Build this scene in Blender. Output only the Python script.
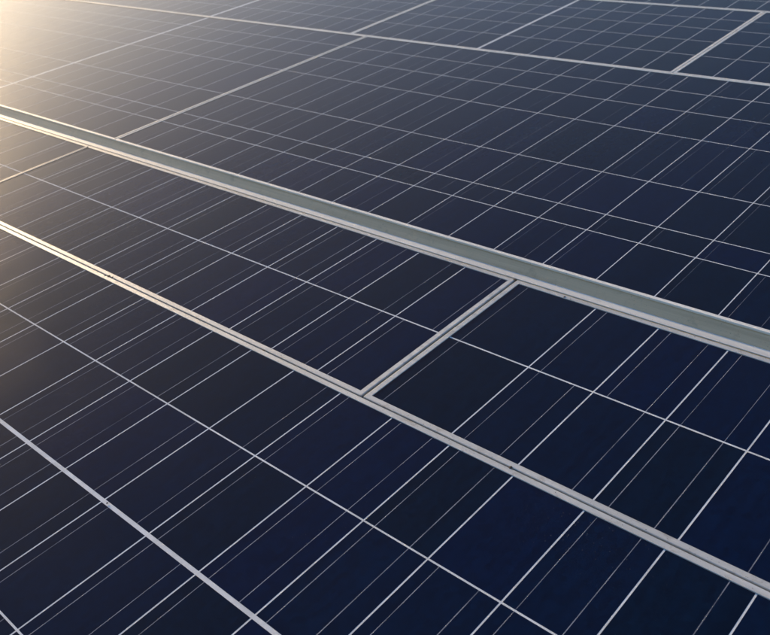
import bpy, bmesh, math, random
from mathutils import Matrix, Vector
random.seed(7)
for o in list(bpy.data.objects): bpy.data.objects.remove(o)
sc = bpy.context.scene

# ------------------------------------------------------------------ frame of reference
U = 0.156                 # metres per column pitch of the front panel
ASP = 1.72769             # row pitch / column pitch
TILT = math.radians(10)   # slope of the array, rising away from the camera
H0 = 1.05                 # height of the slope's origin above the ground
TM = Matrix.Translation((0, 0, H0)) @ Matrix.Rotation(TILT, 4, 'X')

def P(u, v, z=0.0):       # slope coordinates (column, row, height in columns) -> metres on the slope
    return Vector((U*u, U*ASP*v, U*z))

# ------------------------------------------------------------------ camera
cam = bpy.data.cameras.new('camera'); co = bpy.data.objects.new('camera', cam)
sc.collection.objects.link(co); sc.camera = co
cam.sensor_width = 36.0; cam.lens = 36.0*870.86/770.0
cam.clip_start = 0.02; cam.clip_end = 1000
Rc = ((0.7353774, 0.6675141, -0.1168118), (0.2862274, -0.4622023, -0.8393110), (-0.6142426, 0.5837756, -0.5309540))
m = Matrix(((Rc[0][0], -Rc[1][0], -Rc[2][0]), (Rc[0][1], -Rc[1][1], -Rc[2][1]), (Rc[0][2], -Rc[1][2], -Rc[2][2]))).to_4x4()
m.translation = Vector((13.85585, -4.75608, 7.48653))*U
co.matrix_world = TM @ m
cam.dof.use_dof = True; cam.dof.focus_distance = 11.5*U; cam.dof.aperture_fstop = 9

# ------------------------------------------------------------------ sun and sky
SUN_EL, SUN_AZ = math.radians(11.5), math.radians(14)     # measured on the slope
s = Vector((-math.cos(SUN_EL)*math.cos(SUN_AZ), math.cos(SUN_EL)*math.sin(SUN_AZ), math.sin(SUN_EL)))
s = (TM.to_3x3() @ s).normalized()
sl = bpy.data.lights.new('sun', 'SUN'); so = bpy.data.objects.new('sun', sl); sc.collection.objects.link(so)
sl.energy = 5.0; sl.angle = math.radians(0.53); sl.color = (1.0, 0.71, 0.38)
so.rotation_euler = s.to_track_quat('Z', 'Y').to_euler(); so.location = (0, 0, 20)
w = bpy.data.worlds.new('World'); sc.world = w; w.use_nodes = True
nt = w.node_tree; bg = nt.nodes['Background']
sky = nt.nodes.new('ShaderNodeTexSky'); sky.sky_type = 'NISHITA'; sky.sun_disc = False
sky.sun_elevation = math.asin(s.z); sky.sun_rotation = math.atan2(s.x, s.y)
sky.air_density = 1.0; sky.dust_density = 0.7; sky.ozone_density = 4.2
nt.links.new(sky.outputs[0], bg.inputs[0]); bg.inputs[1].default_value = 0.13
sc.view_settings.view_transform = 'Standard'; sc.view_settings.look = 'None'
sc.view_settings.exposure = 1.15; sc.view_settings.gamma = 1.0; sc.view_settings.use_curve_mapping = False
sc.render.engine = 'CYCLES'

# ------------------------------------------------------------------ materials
def mat(name):
    a = bpy.data.materials.new(name); a.use_nodes = True
    return a, a.node_tree.nodes, a.node_tree.links, a.node_tree.nodes['Principled BSDF']
def tex(n, l, kind, scale, detail=4, rough=.55, map_scale=None, dist=0):
    tc = n.new('ShaderNodeTexCoord'); t = n.new(kind); t.inputs['Scale'].default_value = scale
    if kind == 'ShaderNodeTexNoise':
        t.inputs['Detail'].default_value = detail; t.inputs['Roughness'].default_value = rough; t.inputs['Distortion'].default_value = dist
    if map_scale:
        mp = n.new('ShaderNodeMapping'); mp.inputs['Scale'].default_value = map_scale
        l.new(tc.outputs['Object'], mp.inputs[0]); l.new(mp.outputs[0], t.inputs['Vector'])
    else: l.new(tc.outputs['Object'], t.inputs['Vector'])
    return t
def ramp(n, l, src, stops):
    r = n.new('ShaderNodeValToRGB'); l.new(src, r.inputs[0])
    e = r.color_ramp.elements
    e[0].position, e[0].color = stops[0][0], stops[0][1]; e[1].position, e[1].color = stops[1][0], stops[1][1]
    for p, c in stops[2:]:
        q = e.new(p); q.color = c
    return r
def g(v, a=1): return (v, v, v, a)
def mixc(n, l, fac, a, b, mode='MIX'):
    x = n.new('ShaderNodeMix'); x.data_type = 'RGBA'; x.blend_type = mode
    for sock, val in ((x.inputs[0], fac), (x.inputs[6], a), (x.inputs[7], b)):
        if hasattr(val, 'links'): l.new(val, sock)
        else: sock.default_value = val
    return x.outputs[2]

def dust_layer(n, l, col, amount=1.0):
    """thin dust film, drying marks and pale specks that lie on the glass"""
    d1 = tex(n, l, 'ShaderNodeTexNoise', 5.5, 7, .62, (1, .75, 1), .3)
    r1 = ramp(n, l, d1.outputs[0], [(.38, g(.0)), (.78, g(.006*amount))])
    d2 = tex(n, l, 'ShaderNodeTexNoise', 160, 3, .7)
    r2 = ramp(n, l, d2.outputs[0], [(.45, g(.35)), (.75, g(1.6))])
    mul = n.new('ShaderNodeMath'); mul.operation = 'MULTIPLY'; l.new(r1.outputs[0], mul.inputs[0]); l.new(r2.outputs[0], mul.inputs[1])
    c1 = mixc(n, l, mul.outputs[0], col, (.36, .33, .29, 1))
    v = tex(n, l, 'ShaderNodeTexVoronoi', 105)
    n3 = tex(n, l, 'ShaderNodeTexNoise', 3.1, 3)
    lim = n.new('ShaderNodeMapRange'); l.new(n3.outputs[0], lim.inputs[0])
    lim.inputs[1].default_value = .42; lim.inputs[2].default_value = .75; lim.inputs[3].default_value = .0; lim.inputs[4].default_value = .10
    lt = n.new('ShaderNodeMath'); lt.operation = 'LESS_THAN'; l.new(v.outputs['Distance'], lt.inputs[0]); l.new(lim.outputs[0], lt.inputs[1])
    mm = n.new('ShaderNodeMath'); mm.operation = 'MULTIPLY'; mm.inputs[1].default_value = .22; l.new(lt.outputs[0], mm.inputs[0])
    return mixc(n, l, mm.outputs[0], c1, (.42, .38, .31, 1)), d1

def glass_coat(n, l, b, d1):
    b.inputs['Roughness'].default_value = .45
    b.inputs['Specular IOR Level'].default_value = 0.0
    b.inputs['Coat Weight'].default_value = 0.7; b.inputs['Coat IOR'].default_value = 1.125
    rr = n.new('ShaderNodeMapRange'); l.new(d1.outputs[0], rr.inputs[0]); rr.inputs[3].default_value = COAT_R[0]; rr.inputs[4].default_value = COAT_R[1]
    l.new(rr.outputs[0], b.inputs['Coat Roughness'])
COAT_R = (.11, .17)

M = {}
# silicon: dark blue with faint multicrystalline grain; every cell differs a little
a, n, l, b = mat('silicon_cell')
vo = tex(n, l, 'ShaderNodeTexVoronoi', 95, map_scale=(1, .8, 1))
gr = ramp(n, l, vo.outputs['Color'], [(0, (.00002, .0052, .0225, 1)), (1, (.00008, .0082, .0330, 1))])
oi = n.new('ShaderNodeObjectInfo')
rc = ramp(n, l, oi.outputs['Random'], [(0, (.4, .9, 1.12, 1)), (.35, (1, 1, 1, 1)), (.7, (1.3, 1.0, .92, 1)), (1, (3.0, 1.0, .82, 1))])
c = mixc(n, l, 1.0, gr.outputs[0], rc.outputs[0], 'MULTIPLY')
st = tex(n, l, 'ShaderNodeTexNoise', 60, 3, .6, (1, .06, 1))
rs = ramp(n, l, st.outputs[0], [(.35, g(.9)), (.75, g(1.2))])
c = mixc(n, l, 1.0, c, rs.outputs[0], 'MULTIPLY')
c, d1 = dust_layer(n, l, c)
l.new(c, b.inputs['Base Color']); glass_coat(n, l, b, d1)
M['cell'] = a
# silver ribbons soldered on the cells
a, n, l, b = mat('tinned_ribbon')
t = tex(n, l, 'ShaderNodeTexNoise', 9, 5, .7, (1, 1, 1))
r = ramp(n, l, t.outputs[0], [(.30, (.05, .06, .085, 1)), (.62, (.27, .28, .31, 1))])
c, d1 = dust_layer(n, l, r.outputs[0]); l.new(c, b.inputs['Base Color']); glass_coat(n, l, b, d1)
M['ribbon'] = a
# white backsheet seen between the cells
a, n, l, b = mat('white_backsheet')
t = tex(n, l, 'ShaderNodeTexNoise', 14, 6, .65)
r = ramp(n, l, t.outputs[0], [(.3, (.50, .50, .48, 1)), (.65, (.70, .71, .70, 1))])
c, d1 = dust_layer(n, l, r.outputs[0], 18); l.new(c, b.inputs['Base Color']); glass_coat(n, l, b, d1)
M['back'] = a
# anodised aluminium, dulled and stained
def alu(name, lo, hi, metal, grime=.55, streak=(1, 14, 14)):
    a, n, l, b = mat(name)
    t = tex(n, l, 'ShaderNodeTexNoise', 3.5, 8, .68, streak)
    r = ramp(n, l, t.outputs[0], [(.3, lo), (.7, hi)])
    t2 = tex(n, l, 'ShaderNodeTexNoise', 26, 8, .72, None, .6)
    r2 = ramp(n, l, t2.outputs[0], [(.56, g(0)), (.76, g(grime))])
    c = mixc(n, l, r2.outputs[0], r.outputs[0], (.20, .15, .095, 1))
    t3 = tex(n, l, 'ShaderNodeTexNoise', 240, 2, .5)
    r3 = ramp(n, l, t3.outputs[0], [(.69, g(0)), (.74, g(.7))])
    c = mixc(n, l, r3.outputs[0], c, (.09, .065, .045, 1))
    l.new(c, b.inputs['Base Color']); b.inputs['Metallic'].default_value = metal
    rr = n.new('ShaderNodeMapRange'); l.new(t2.outputs[0], rr.inputs[0]); rr.inputs[3].default_value = .38; rr.inputs[4].default_value = .7
    l.new(rr.outputs[0], b.inputs['Roughness'])
    bp = n.new('ShaderNodeBump'); bp.inputs['Strength'].default_value = .12; bp.inputs['Distance'].default_value = .001
    l.new(t.outputs[0], bp.inputs['Height']); l.new(bp.outputs[0], b.inputs['Normal'])
    return a
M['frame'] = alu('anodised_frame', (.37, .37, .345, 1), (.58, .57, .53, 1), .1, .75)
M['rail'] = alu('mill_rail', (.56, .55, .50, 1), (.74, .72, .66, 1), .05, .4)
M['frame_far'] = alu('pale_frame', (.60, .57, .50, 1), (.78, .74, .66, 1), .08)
M['skirt'] = alu('sun_tint_skirt', (.50, .34, .19, 1), (.70, .50, .30, 1), .05, .6, (.6, 30, 30))  # warmth of the sun painted into the shaded front face's tone
M['lip'] = alu('arris_glint_lip', (.72, .64, .52, 1), (.86, .80, .68, 1), .05, .25)  # paler than the frame: light caught by the arris, put into the colour
M['steel'] = alu('galvanised_steel', (.30, .31, .32, 1), (.45, .45, .45, 1), .6)
a, n, l, b = mat('aged_sealant')
t = tex(n, l, 'ShaderNodeTexNoise', 22, 6, .7)
r = ramp(n, l, t.outputs[0], [(.35, (.10, .065, .03, 1)), (.6, (.42, .29, .11, 1)), (.8, (.5, .42, .27, 1))])
l.new(r.outputs[0], b.inputs['Base Color']); b.inputs['Roughness'].default_value = .9; M['seal'] = a
a, n, l, b = mat('grit'); b.inputs['Base Color'].default_value = (.055, .042, .030, 1); b.inputs['Roughness'].default_value = .95; M['grit'] = a
a, n, l, b = mat('gravel_ground')
v = tex(n, l, 'ShaderNodeTexVoronoi', 38); t = tex(n, l, 'ShaderNodeTexNoise', 1.2, 8, .6)
r = ramp(n, l, v.outputs['Color'], [(0, (.12, .11, .10, 1)), (1, (.34, .32, .29, 1))]); r2 = ramp(n, l, t.outputs[0], [(.3, g(.6)), (.7, g(1.1))])
l.new(mixc(n, l, 1.0, r.outputs[0], r2.outputs[0], 'MULTIPLY'), b.inputs['Base Color']); b.inputs['Roughness'].default_value = .9
bp = n.new('ShaderNodeBump'); bp.inputs['Distance'].default_value = .02; l.new(v.outputs['Distance'], bp.inputs['Height']); l.new(bp.outputs[0], b.inputs['Normal']); M['gravel'] = a

# ------------------------------------------------------------------ helpers
def link(name, bm, mats, parent=None, smooth=False):
    me = bpy.data.meshes.new(name); bm.to_mesh(me); bm.free()
    for x in mats: me.materials.append(x)
    if smooth:
        for p in me.polygons: p.use_smooth = True
    o = bpy.data.objects.new(name, me); sc.collection.objects.link(o)
    if parent: o.parent = parent
    return o
def thing(name, label, cat, loc, group=None):
    o = bpy.data.objects.new(name, None); sc.collection.objects.link(o)
    o.empty_display_size = .1
    o.matrix_world = TM @ Matrix.Translation(loc)
    o['label'] = label; o['category'] = cat
    if group: o['group'] = group
    return o
def slab(bm, pts, z0, z1, mi=0, bottom=False):
    """four corners (x, y) counter-clockwise, top at z1, sides down to z0"""
    lo = [bm.verts.new((x, y, z0)) for x, y in pts]; hi = [bm.verts.new((x, y, z1)) for x, y in pts]
    f = [bm.faces.new(hi)]
    if bottom: f.append(bm.faces.new(lo[::-1]))
    for i in range(4):
        j = (i+1) % 4; f.append(bm.faces.new((lo[i], lo[j], hi[j], hi[i])))
    for x in f: x.material_index = mi
def sweep(bm, corners, prof, mi=0, sf=(1, 1, 1, 1)):
    """mitred profile (inset from the outer edge, height) swept round a rectangle"""
    rings = []
    nC = len(corners)
    for i in range(nC):
        p, a_, b_ = Vector(corners[i]), Vector(corners[i-1]), Vector(corners[(i+1) % nC])
        d1 = (p-a_).normalized(); d2 = (b_-p).normalized()
        n1 = Vector((-d1.y, d1.x)); n2 = Vector((-d2.y, d2.x))
        s1, s2 = sf[i-1], sf[i]          # side i runs from corner i to corner i+1
        rings.append([bm.verts.new((p.x+q*(n1.x*s1+n2.x*s2), p.y+q*(n1.y*s1+n2.y*s2), z)) for q, z in prof])
    for i in range(nC):
        A, B = rings[i], rings[(i+1) % nC]
        for k in range(len(prof)):
            kk = (k+1) % len(prof)
            f = bm.faces.new((A[k], B[k], B[kk], A[kk])); f.material_index = mi
GL = .0022       # cell surface above the backsheet is .5 mm, the frame lip stands 2 mm proud of it

def panel(label, u0, u1, v0, v1, cols, rows, z=0.0, sh=0.0, vc=0.0, flange=.088, height=.26,
          wide_rows=(), wide_cols=(), rib=(), missing=.3, rgap=.0125, cgap=.0112, jit=0.00028, ribw=.0052, ww=.048, sides=(1, 1, 1, 1), skirt=False):
    """one framed solar panel on the slope; cols / rows are the gap lines between its cells"""
    if z:      # rows of the raised table: measured at height .368, lowered so its shadow stays off the rail
        K = (7.4865-z)/(7.4865-.368)
        fu = lambda u: 13.85585+(u-13.85585)*K
        fv_ = lambda v: -2.75287+(v+2.75287)*K
        u0, u1, v0, v1, vc = fu(u0), fu(u1), fv_(v0), fv_(v1), fv_(vc)
        cols = [fu(c_) for c_ in cols]; rows = [fv_(r_) for r_ in rows]
    def q(u, v): return (U*(u+sh*(v-vc)), U*ASP*v)
    org = P(u0+sh*(v0-vc), v0, z); ox, oy = org.x, org.y
    root = thing('solar_panel', label, 'solar panel', org, 'solar panels of the array')
    def L(u, v):
        a_ = q(u, v); return (a_[0]-ox, a_[1]-oy)
    fl = flange*U; H = height*U
    corners = [L(u0, v0), L(u1, v0), L(u1, v1), L(u0, v1)]
    bv = .0009
    # aluminium frame: lip over the glass, flat top, rounded arris, outer side
    bm = bmesh.new()
    sweep(bm, corners, [(fl, -.0035), (fl, .0016), (fl-bv*.5, .0021), (bv*1.6, .0023), (bv*.5, .0019), (0, .0010), (0, -H), (fl*1.6, -H), (fl*1.6, -H+.002), (.002, -H+.002), (.002, -.0035)], 0, sides)
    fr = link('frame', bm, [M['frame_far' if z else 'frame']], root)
    bm = bmesh.new()
    fv = flange/ASP
    fL, fR = flange*sides[3], flange*sides[1]
    inner = [L(u0+fL*.8, v0+fv*.8), L(u1-fR*.8, v0+fv*.8), L(u1-fR*.8, v1-fv*.8), L(u0+fL*.8, v1-fv*.8)]
    slab(bm, inner, -.0045, -.0001, 0, True)
    link('backsheet', bm, [M['back']], root)
    if skirt:     # tall front face of the raised table, with the arris highlight painted on its upper lip
        bm = bmesh.new()
        a_, b_ = L(u0-.028, v0), L(u1+.028, v0)
        B_ = U*ASP*.100
        prof = [(-B_+.0005, -.0243), (-B_-.0010, -.0239), (-B_-.0008, -.0222), (-B_*.80, -.0184), (-B_*.12, -.0045), (-.0014, -.0040), (-.0002, -.0035)]
        for k_ in range(len(prof)-1):
            (y0, z0), (y1, z1) = prof[k_], prof[k_+1]
            bm.faces.new([bm.verts.new(c_) for c_ in ((a_[0], a_[1]+y0, z0), (b_[0], a_[1]+y0, z0), (b_[0], a_[1]+y1, z1), (a_[0], a_[1]+y1, z1))])
        link('front_skirt', bm, [M['skirt']], root)
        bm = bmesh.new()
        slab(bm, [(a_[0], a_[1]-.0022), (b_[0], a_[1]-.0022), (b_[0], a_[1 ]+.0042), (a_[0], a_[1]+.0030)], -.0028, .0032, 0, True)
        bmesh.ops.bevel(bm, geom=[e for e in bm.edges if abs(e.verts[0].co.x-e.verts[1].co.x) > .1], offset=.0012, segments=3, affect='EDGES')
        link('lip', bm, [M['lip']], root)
    # cells
    ue = [(u0+fL*.9, 0)] + [(c, ww/2 if k in wide_cols else cgap) for k, c in enumerate(cols)] + [(u1-fR*.9, 0)]
    ve = [(v0+fv*.9, 0)] + [(r, ww/2/ASP*1.05 if k in wide_rows else rgap/ASP) for k, r in enumerate(rows)] + [(v1-fv*.9, 0)]
    cu = (13.85585, -4.75608/ASP)
    cells = []
    for i in range(len(ue)-1):
        for j in range(len(ve)-1):
            a0, a1 = ue[i][0]+ue[i][1], ue[i+1][0]-ue[i+1][1]
            b0, b1 = ve[j][0]+ve[j][1], ve[j+1][0]-ve[j+1][1]
            cells.append(((a0+a1)/2-cu[0], ((b0+b1)/2-cu[1])*ASP, a0, a1, b0, b1, ue[i][0], ue[i+1][0], ve[j][0], ve[j+1][0], i, j))
    cells.sort(key=lambda c_: c_[0]**2+c_[1]**2)
    rest = bmesh.new(); nrest = 0
    for k, (_, _, a0, a1, b0, b1, g0, g1, h0, h1, i, j) in enumerate(cells):
        bm = bmesh.new() if k < 100 else rest
        if k >= 100: nrest += 1
        jx = random.uniform(-jit, jit); jy = random.uniform(-jit, jit)
        slab(bm, [L(a0+jx, b0+jy), L(a1+jx, b0+jy), L(a1+jx, b1+jy), L(a0+jx, b1+jy)], -.00009, 0)
        wcell = 1.0
        for e, fr_ in enumerate(rib):
            rs_ = random.Random(hash((round(u0*10), i, e, j//1)) & 0xffff)
            if rs_.random() < missing: continue
            # partly buried ribbon: runs most of the cell's length
            x = g0+fr_ if g1-g0 > .5 else None
            if x is None or x > a1-.02 or x < a0+.02: continue
            t0 = b0 + (b1-b0)*(0 if rs_.random() < 2 else rs_.uniform(.05, .5)); t1 = b1 - (b1-b0)*(0 if rs_.random() < 2 else rs_.uniform(.05, .5))
            hw = ribw*rs_.uniform(.75, 1.25)
            slab(bm, [L(x-hw, t0), L(x+hw, t0), L(x+hw, t1), L(x-hw, t1)], 0, .00004, 1)
        if k < 100: link('solar_cell', bm, [M['cell'], M['ribbon']], root)
    if nrest:
        o = link('solar_cell', rest, [M['cell'], M['ribbon']], root); o['kind'] = 'stuff'
    else: rest.free()
    return root

# ------------------------------------------------------------------ ground
bm = bmesh.new(); slab(bm, [(-45, -45), (45, -45), (45, 45), (-45, 45)], -.3, 0, 0, True)
gnd = link('ground', bm, [M['gravel']]); gnd['kind'] = 'structure'

# ------------------------------------------------------------------ panels
R2 = (.175, .725)
SEAM1 = 1.0               # seam between the front panel and the narrow ones behind it
fr_cols = [c for c in range(-6, 17)]
panel('large foreground panel with a thick pale centre line, along the bottom edge', -7.12, 17.1, -3.05, .991, fr_cols, [-2, -1, 0], wide_rows=(1,),
      rib=R2, missing=.2, sh=.004, ww=.056)
panel('foreground panel beyond the left edge of the picture, next to the large one', -31.3, -7.145, -3.05, .991, [c-24.2 for c in fr_cols], [-2, -1, 0], wide_rows=(1,),
      rib=R2, missing=.2, sh=.004, ww=.056)
# narrow panels of two rows below the raised frame
V0, V1 = 1.006, 3.198
R3 = (.20, .77)
mid = [2.09]
n2 = [5.31-1.057*k for k in range(0, 12)][::-1]
panel('narrow panel between two seams, left of the T-shaped frame joint, slightly warm toned', -7.235, 6.306, V0, V1, n2, [2.083], rib=R3, missing=.15, rgap=.014, sides=(1, 1, 1, .3))
n3 = [7.885+1.057*k for k in range(0, 12)]
panel('narrow panel right of the T-shaped frame joint, its cells the darkest navy', 6.352, 20.9, V0, V1, n3, [2.083], rib=(.405, .98) if 0 else R3, missing=.25, rgap=.014)
n1 = [-8.25-1.04*k for k in range(0, 12)][::-1]
panel('narrow panel at the left edge under the glowing end of the raised frame', -21.1, -7.262, V0, V1, n1, [2.083], rib=R3, missing=.5, rgap=.014, sides=(1, .3, 1, 1))
# raised table
Z = .17
KZ = (7.4865-Z)/(7.4865-.368)
VF = 3.238
VR = 8.746
rows2 = [4.0775, 4.4622, 5.3707, 6.6591, 7.4486, 8.1016]
k2 = dict(z=Z, sh=-.018, vc=6, height=.26, flange=.072, rgap=.0105)
c2 = [.795+.9858*i for i in range(-6, 17)]
c2 = [c for c in c2 if c > -5.3]
panel('big raised panel right of the double white joint, dark blue, seven uneven cell rows', -6.0, 17.6, VF, VR, c2, rows2, rib=(.14, .62), missing=.45, ribw=.0022, cgap=.0092, skirt=True, sides=(1, 1, 1, .65), **k2)
c2 = [-14.2+.99*i for i in range(-14, 8)]
panel('raised panel left of the double white joint, washed out by warm glare', -29.0, -6.06, VF, VR, c2, rows2, wide_cols=(14,), cgap=.0092, ww=.11, skirt=True, sides=(1, .65, 1, 1), **k2)
c2 = [-30.0-.99*i for i in range(0, 9)][::-1]
panel('farthest left raised panel, outside the picture beyond its glaring top left corner', -39.5, -29.03, VF, VR, c2, rows2, cgap=.0092, skirt=True, **k2)
# strip behind
rows3 = [9.62, 10.305, 10.943, 11.50]
k3 = dict(z=Z, sh=-.035, vc=10, height=.26, flange=.070, rgap=.0105)
VS, VT = 8.753, 12.09
c3 = [.7534+.8563*i for i in range(-8, 5)]
c3 = [c for c in c3 if -6.5 < c < 3.9]
panel('back row panel ending at the dark double joint near the upper right corner', -6.87, 4.172, VS, VT, c3, rows3, wide_cols=(c3.index(min(c3, key=lambda x: abs(x+1.81))),), ww=.10, cgap=.0092, **k3)
c3 = [4.172+1.0+.8563*i for i in range(0, 12)]
panel('back row panel right of the dark double joint, cut by the right edge', 4.196, 15.4, VS, VT, c3, rows3, cgap=.0092, **k3)
c3 = [-14.36+.8563*i for i in range(-11, 9)]
c3 = [c for c in c3 if c < -7.3]
panel('back row panel at the top left, crossed by one thick pale line', -24.6, -6.895, VS, VT, c3, rows3, wide_cols=(11,), ww=.13, cgap=.0092, **k3)
c3 = [-25.5-.8563*i for i in range(0, 9)][::-1]
panel('back row panel just outside the top left corner', -34.0, -24.62, VS, VT, c3, rows3, cgap=.0092, **k3)
VU, VW = 12.102, 15.5
rows4 = [12.72, 13.36, 14.02, 14.7]
c4 = [.43+.8563*i for i in range(-8, 14)]
panel('panel in the last visible row, only a sliver in the top right corner', -7.2, 12.3, VU, VW, c4, rows4, cgap=.0092, **k3)
c4 = [-8.1-.8563*i for i in range(0, 18)][::-1]
panel('panel in the last row behind the top edge of the picture', -24.1, -7.22, VU, VW, c4, rows4, cgap=.0092, **k3)

# ------------------------------------------------------------------ rack with its rail, posts, and the sealant bead
rack = thing('mounting_rack', 'rack whose flat rail shows as a pale strip below the raised frame', 'rack', P(-30, 3.2, 0))
def rb(name, u0, u1, v0, v1, z0, z1, mt, mi=0):
    bm = bmesh.new(); o = P(-30, 3.2, 0)
    a_, b_ = P(u0, v0), P(u1, v1)
    slab(bm, [(a_.x-o.x, a_.y-o.y), (b_.x-o.x, a_.y-o.y), (b_.x-o.x, b_.y-o.y), (a_.x-o.x, b_.y-o.y)], z0, z1, 0, True)
    bmesh.ops.bevel(bm, geom=bm.edges[:], offset=.0006, segments=2, affect='EDGES')
    return link(name, bm, [mt], rack)
rb('rail', -30, 20, V1+.012, 3.316, -.03, .0032, M['rail'])
for vv in (-2.2, 0.0, SEAM1, 2.4): rb('rail', -30, 20, vv-.15, vv+.15, -.085, -.0415, M['steel'])
for vv in (5.2, 7.6, 9.0, 10.9, 12.4, 14.7): rb('rail', -36, 18, vv-.15, vv+.15, -.085, -.0100, M['steel'])
for uu in (-28, -16, -4, 8, 18):
    rb('rafter', uu-.2, uu+.2, -3, 15.4, -.15, -.0855, M['steel'])
    for vv in (-2.2, 4.0, 10.0, 14.4):
        p = TM @ P(uu, vv, 0)
        bm = bmesh.new(); h = p.z-.14
        slab(bm, [(-.03, -.03), (.03, -.03), (.03, .03), (-.03, .03)], -h, 0, 0, True)
        po = link('post', bm, [M['steel']]); po.parent = rack
        po.matrix_world = Matrix.Translation((p.x, p.y, p.z-.14))
        po.matrix_parent_inverse = Matrix.Identity(4)
        po.matrix_basis = rack.matrix_world.inverted() @ Matrix.Translation((p.x, p.y+.02, p.z-.14))
# bead of yellowed sealant along the rail
bm = bmesh.new(); uu = -22.0; prev = None; rnd = random.Random(3)
o_ = P(-22, V1, 0)
while uu < 18:
    hw = .0045+.0035*rnd.random(); c_ = V1+.0055; hh = .0012+.0010*rnd.random()
    q_ = []
    for dv, z_ in ((-hw, -.004), (-hw, hh*.6), (0, hh), (hw, hh*.6), (hw, -.004)):
        pp = P(uu, c_+dv, 0); q_.append(bm.verts.new((pp.x-o_.x, pp.y-o_.y, z_)))
    if prev:
        for k in range(4): bm.faces.new((prev[k], q_[k], q_[k+1], prev[k+1]))
    prev = q_; uu += .22
sb = link('sealant_bead', bm, [M['seal']], None, True)
sb.matrix_world = TM @ Matrix.Translation(o_)
sb['label'] = 'thin yellow-brown bead of sealant running along the foot of the raised frame'; sb['category'] = 'sealant'

# grit caught along the seams
bm = bmesh.new(); rnd = random.Random(11)
def bit(x, y, z, r):
    k = bmesh.ops.create_icosphere(bm, subdivisions=1, radius=r)
    sx, sy, sz = rnd.uniform(.6, 1.6), rnd.uniform(.6, 1.4), rnd.uniform(.3, .7)
    for v_ in k['verts']:
        v_.co = Vector((v_.co.x*sx*rnd.uniform(.8, 1.2)+x, v_.co.y*sy*rnd.uniform(.8, 1.2)+y, v_.co.z*sz+z))
for _ in range(420):
    u_ = rnd.uniform(-8, 13); sel = rnd.random()
    if sel < .55: v_ = SEAM1+rnd.gauss(0, .022); zz = .0022
    elif sel < .8: v_ = V1-abs(rnd.gauss(0, .02)); zz = .0022
    else: u_ = 6.33+rnd.gauss(0, .03); v_ = rnd.uniform(1.05, 3.1); zz = .0022
    p = P(u_, v_); bit(p.x, p.y, zz, rnd.uniform(.0003, .0009))
for u_, v_, r_ in ((-.32, 1.0, .0052), (-.22, 1.012, .0034), (-.40, .985, .0028), (4.2, .998, .0026), (-2.6, 1.0, .003), (1.9, .99, .0016), (8.9, 1.0, .0034), (7.3, 3.165, .0030), (7.42, 3.16, .0018), (5.1, -1.0, .0018), (6.31, 3.19, .0035), (-7.2, 3.15, .003)):
    p = P(u_, v_); bit(p.x, p.y, .0022, r_)
def packed(pa, pb, w_, z_, nseg=260):
    d_ = (pb-pa); nrm = Vector((-d_.y, d_.x, 0)).normalized(); pv_ = None
    for k in range(nseg+1):
        c_ = pa+d_*k/nseg; hw = w_*rnd.uniform(.8, 1.15); z2 = z_+rnd.uniform(-.0007, .0005)
        q_ = [bm.verts.new((c_.x-nrm.x*hw, c_.y-nrm.y*hw, z2-.0008)), bm.verts.new((c_.x, c_.y, z2)), bm.verts.new((c_.x+nrm.x*hw, c_.y+nrm.y*hw, z2-.0008))]
        if pv_:
            bm.faces.new((pv_[0], q_[0], q_[1], pv_[1])); bm.faces.new((pv_[1], q_[1], q_[2], pv_[2]))
        pv_ = q_
packed(P(-7.1, .9985), P(17, .9985), .0024, -.0016, 420)
packed(P(6.329, 1.0), P(6.329, 3.17), .0042, -.0030, 60)
gt = link('dirt_grit', bm, [M['grit']]); gt.matrix_world = TM.copy()
gt['kind'] = 'stuff'; gt['label'] = 'scattered brown grit caught in the seams between the panel frames'; gt['category'] = 'dirt'

# ------------------------------------------------------------------ haze: bright air low over the array
HAZE = 1
if HAZE:
    bm = bmesh.new()
    slab(bm, [(-46, -46), (46, -46), (46, 46), (-46, 46)], -1.3, 2.5, 0, True)
    hz = link('haze', bm, []); a = bpy.data.materials.new('haze_air'); a.use_nodes = True
    n = a.node_tree.nodes; n.remove(n['Principled BSDF'])
    pv = n.new('ShaderNodeVolumePrincipled'); pv.inputs['Color'].default_value = (1.0, .96, .90, 1)
    pv.inputs['Density'].default_value = .062; pv.inputs['Anisotropy'].default_value = .96
    a.node_tree.links.new(pv.outputs[0], n['Material Output'].inputs['Volume'])
    hz.data.materials.append(a); hz['kind'] = 'stuff'; hz['label'] = 'warm hazy air over the whole array'; hz['category'] = 'haze'
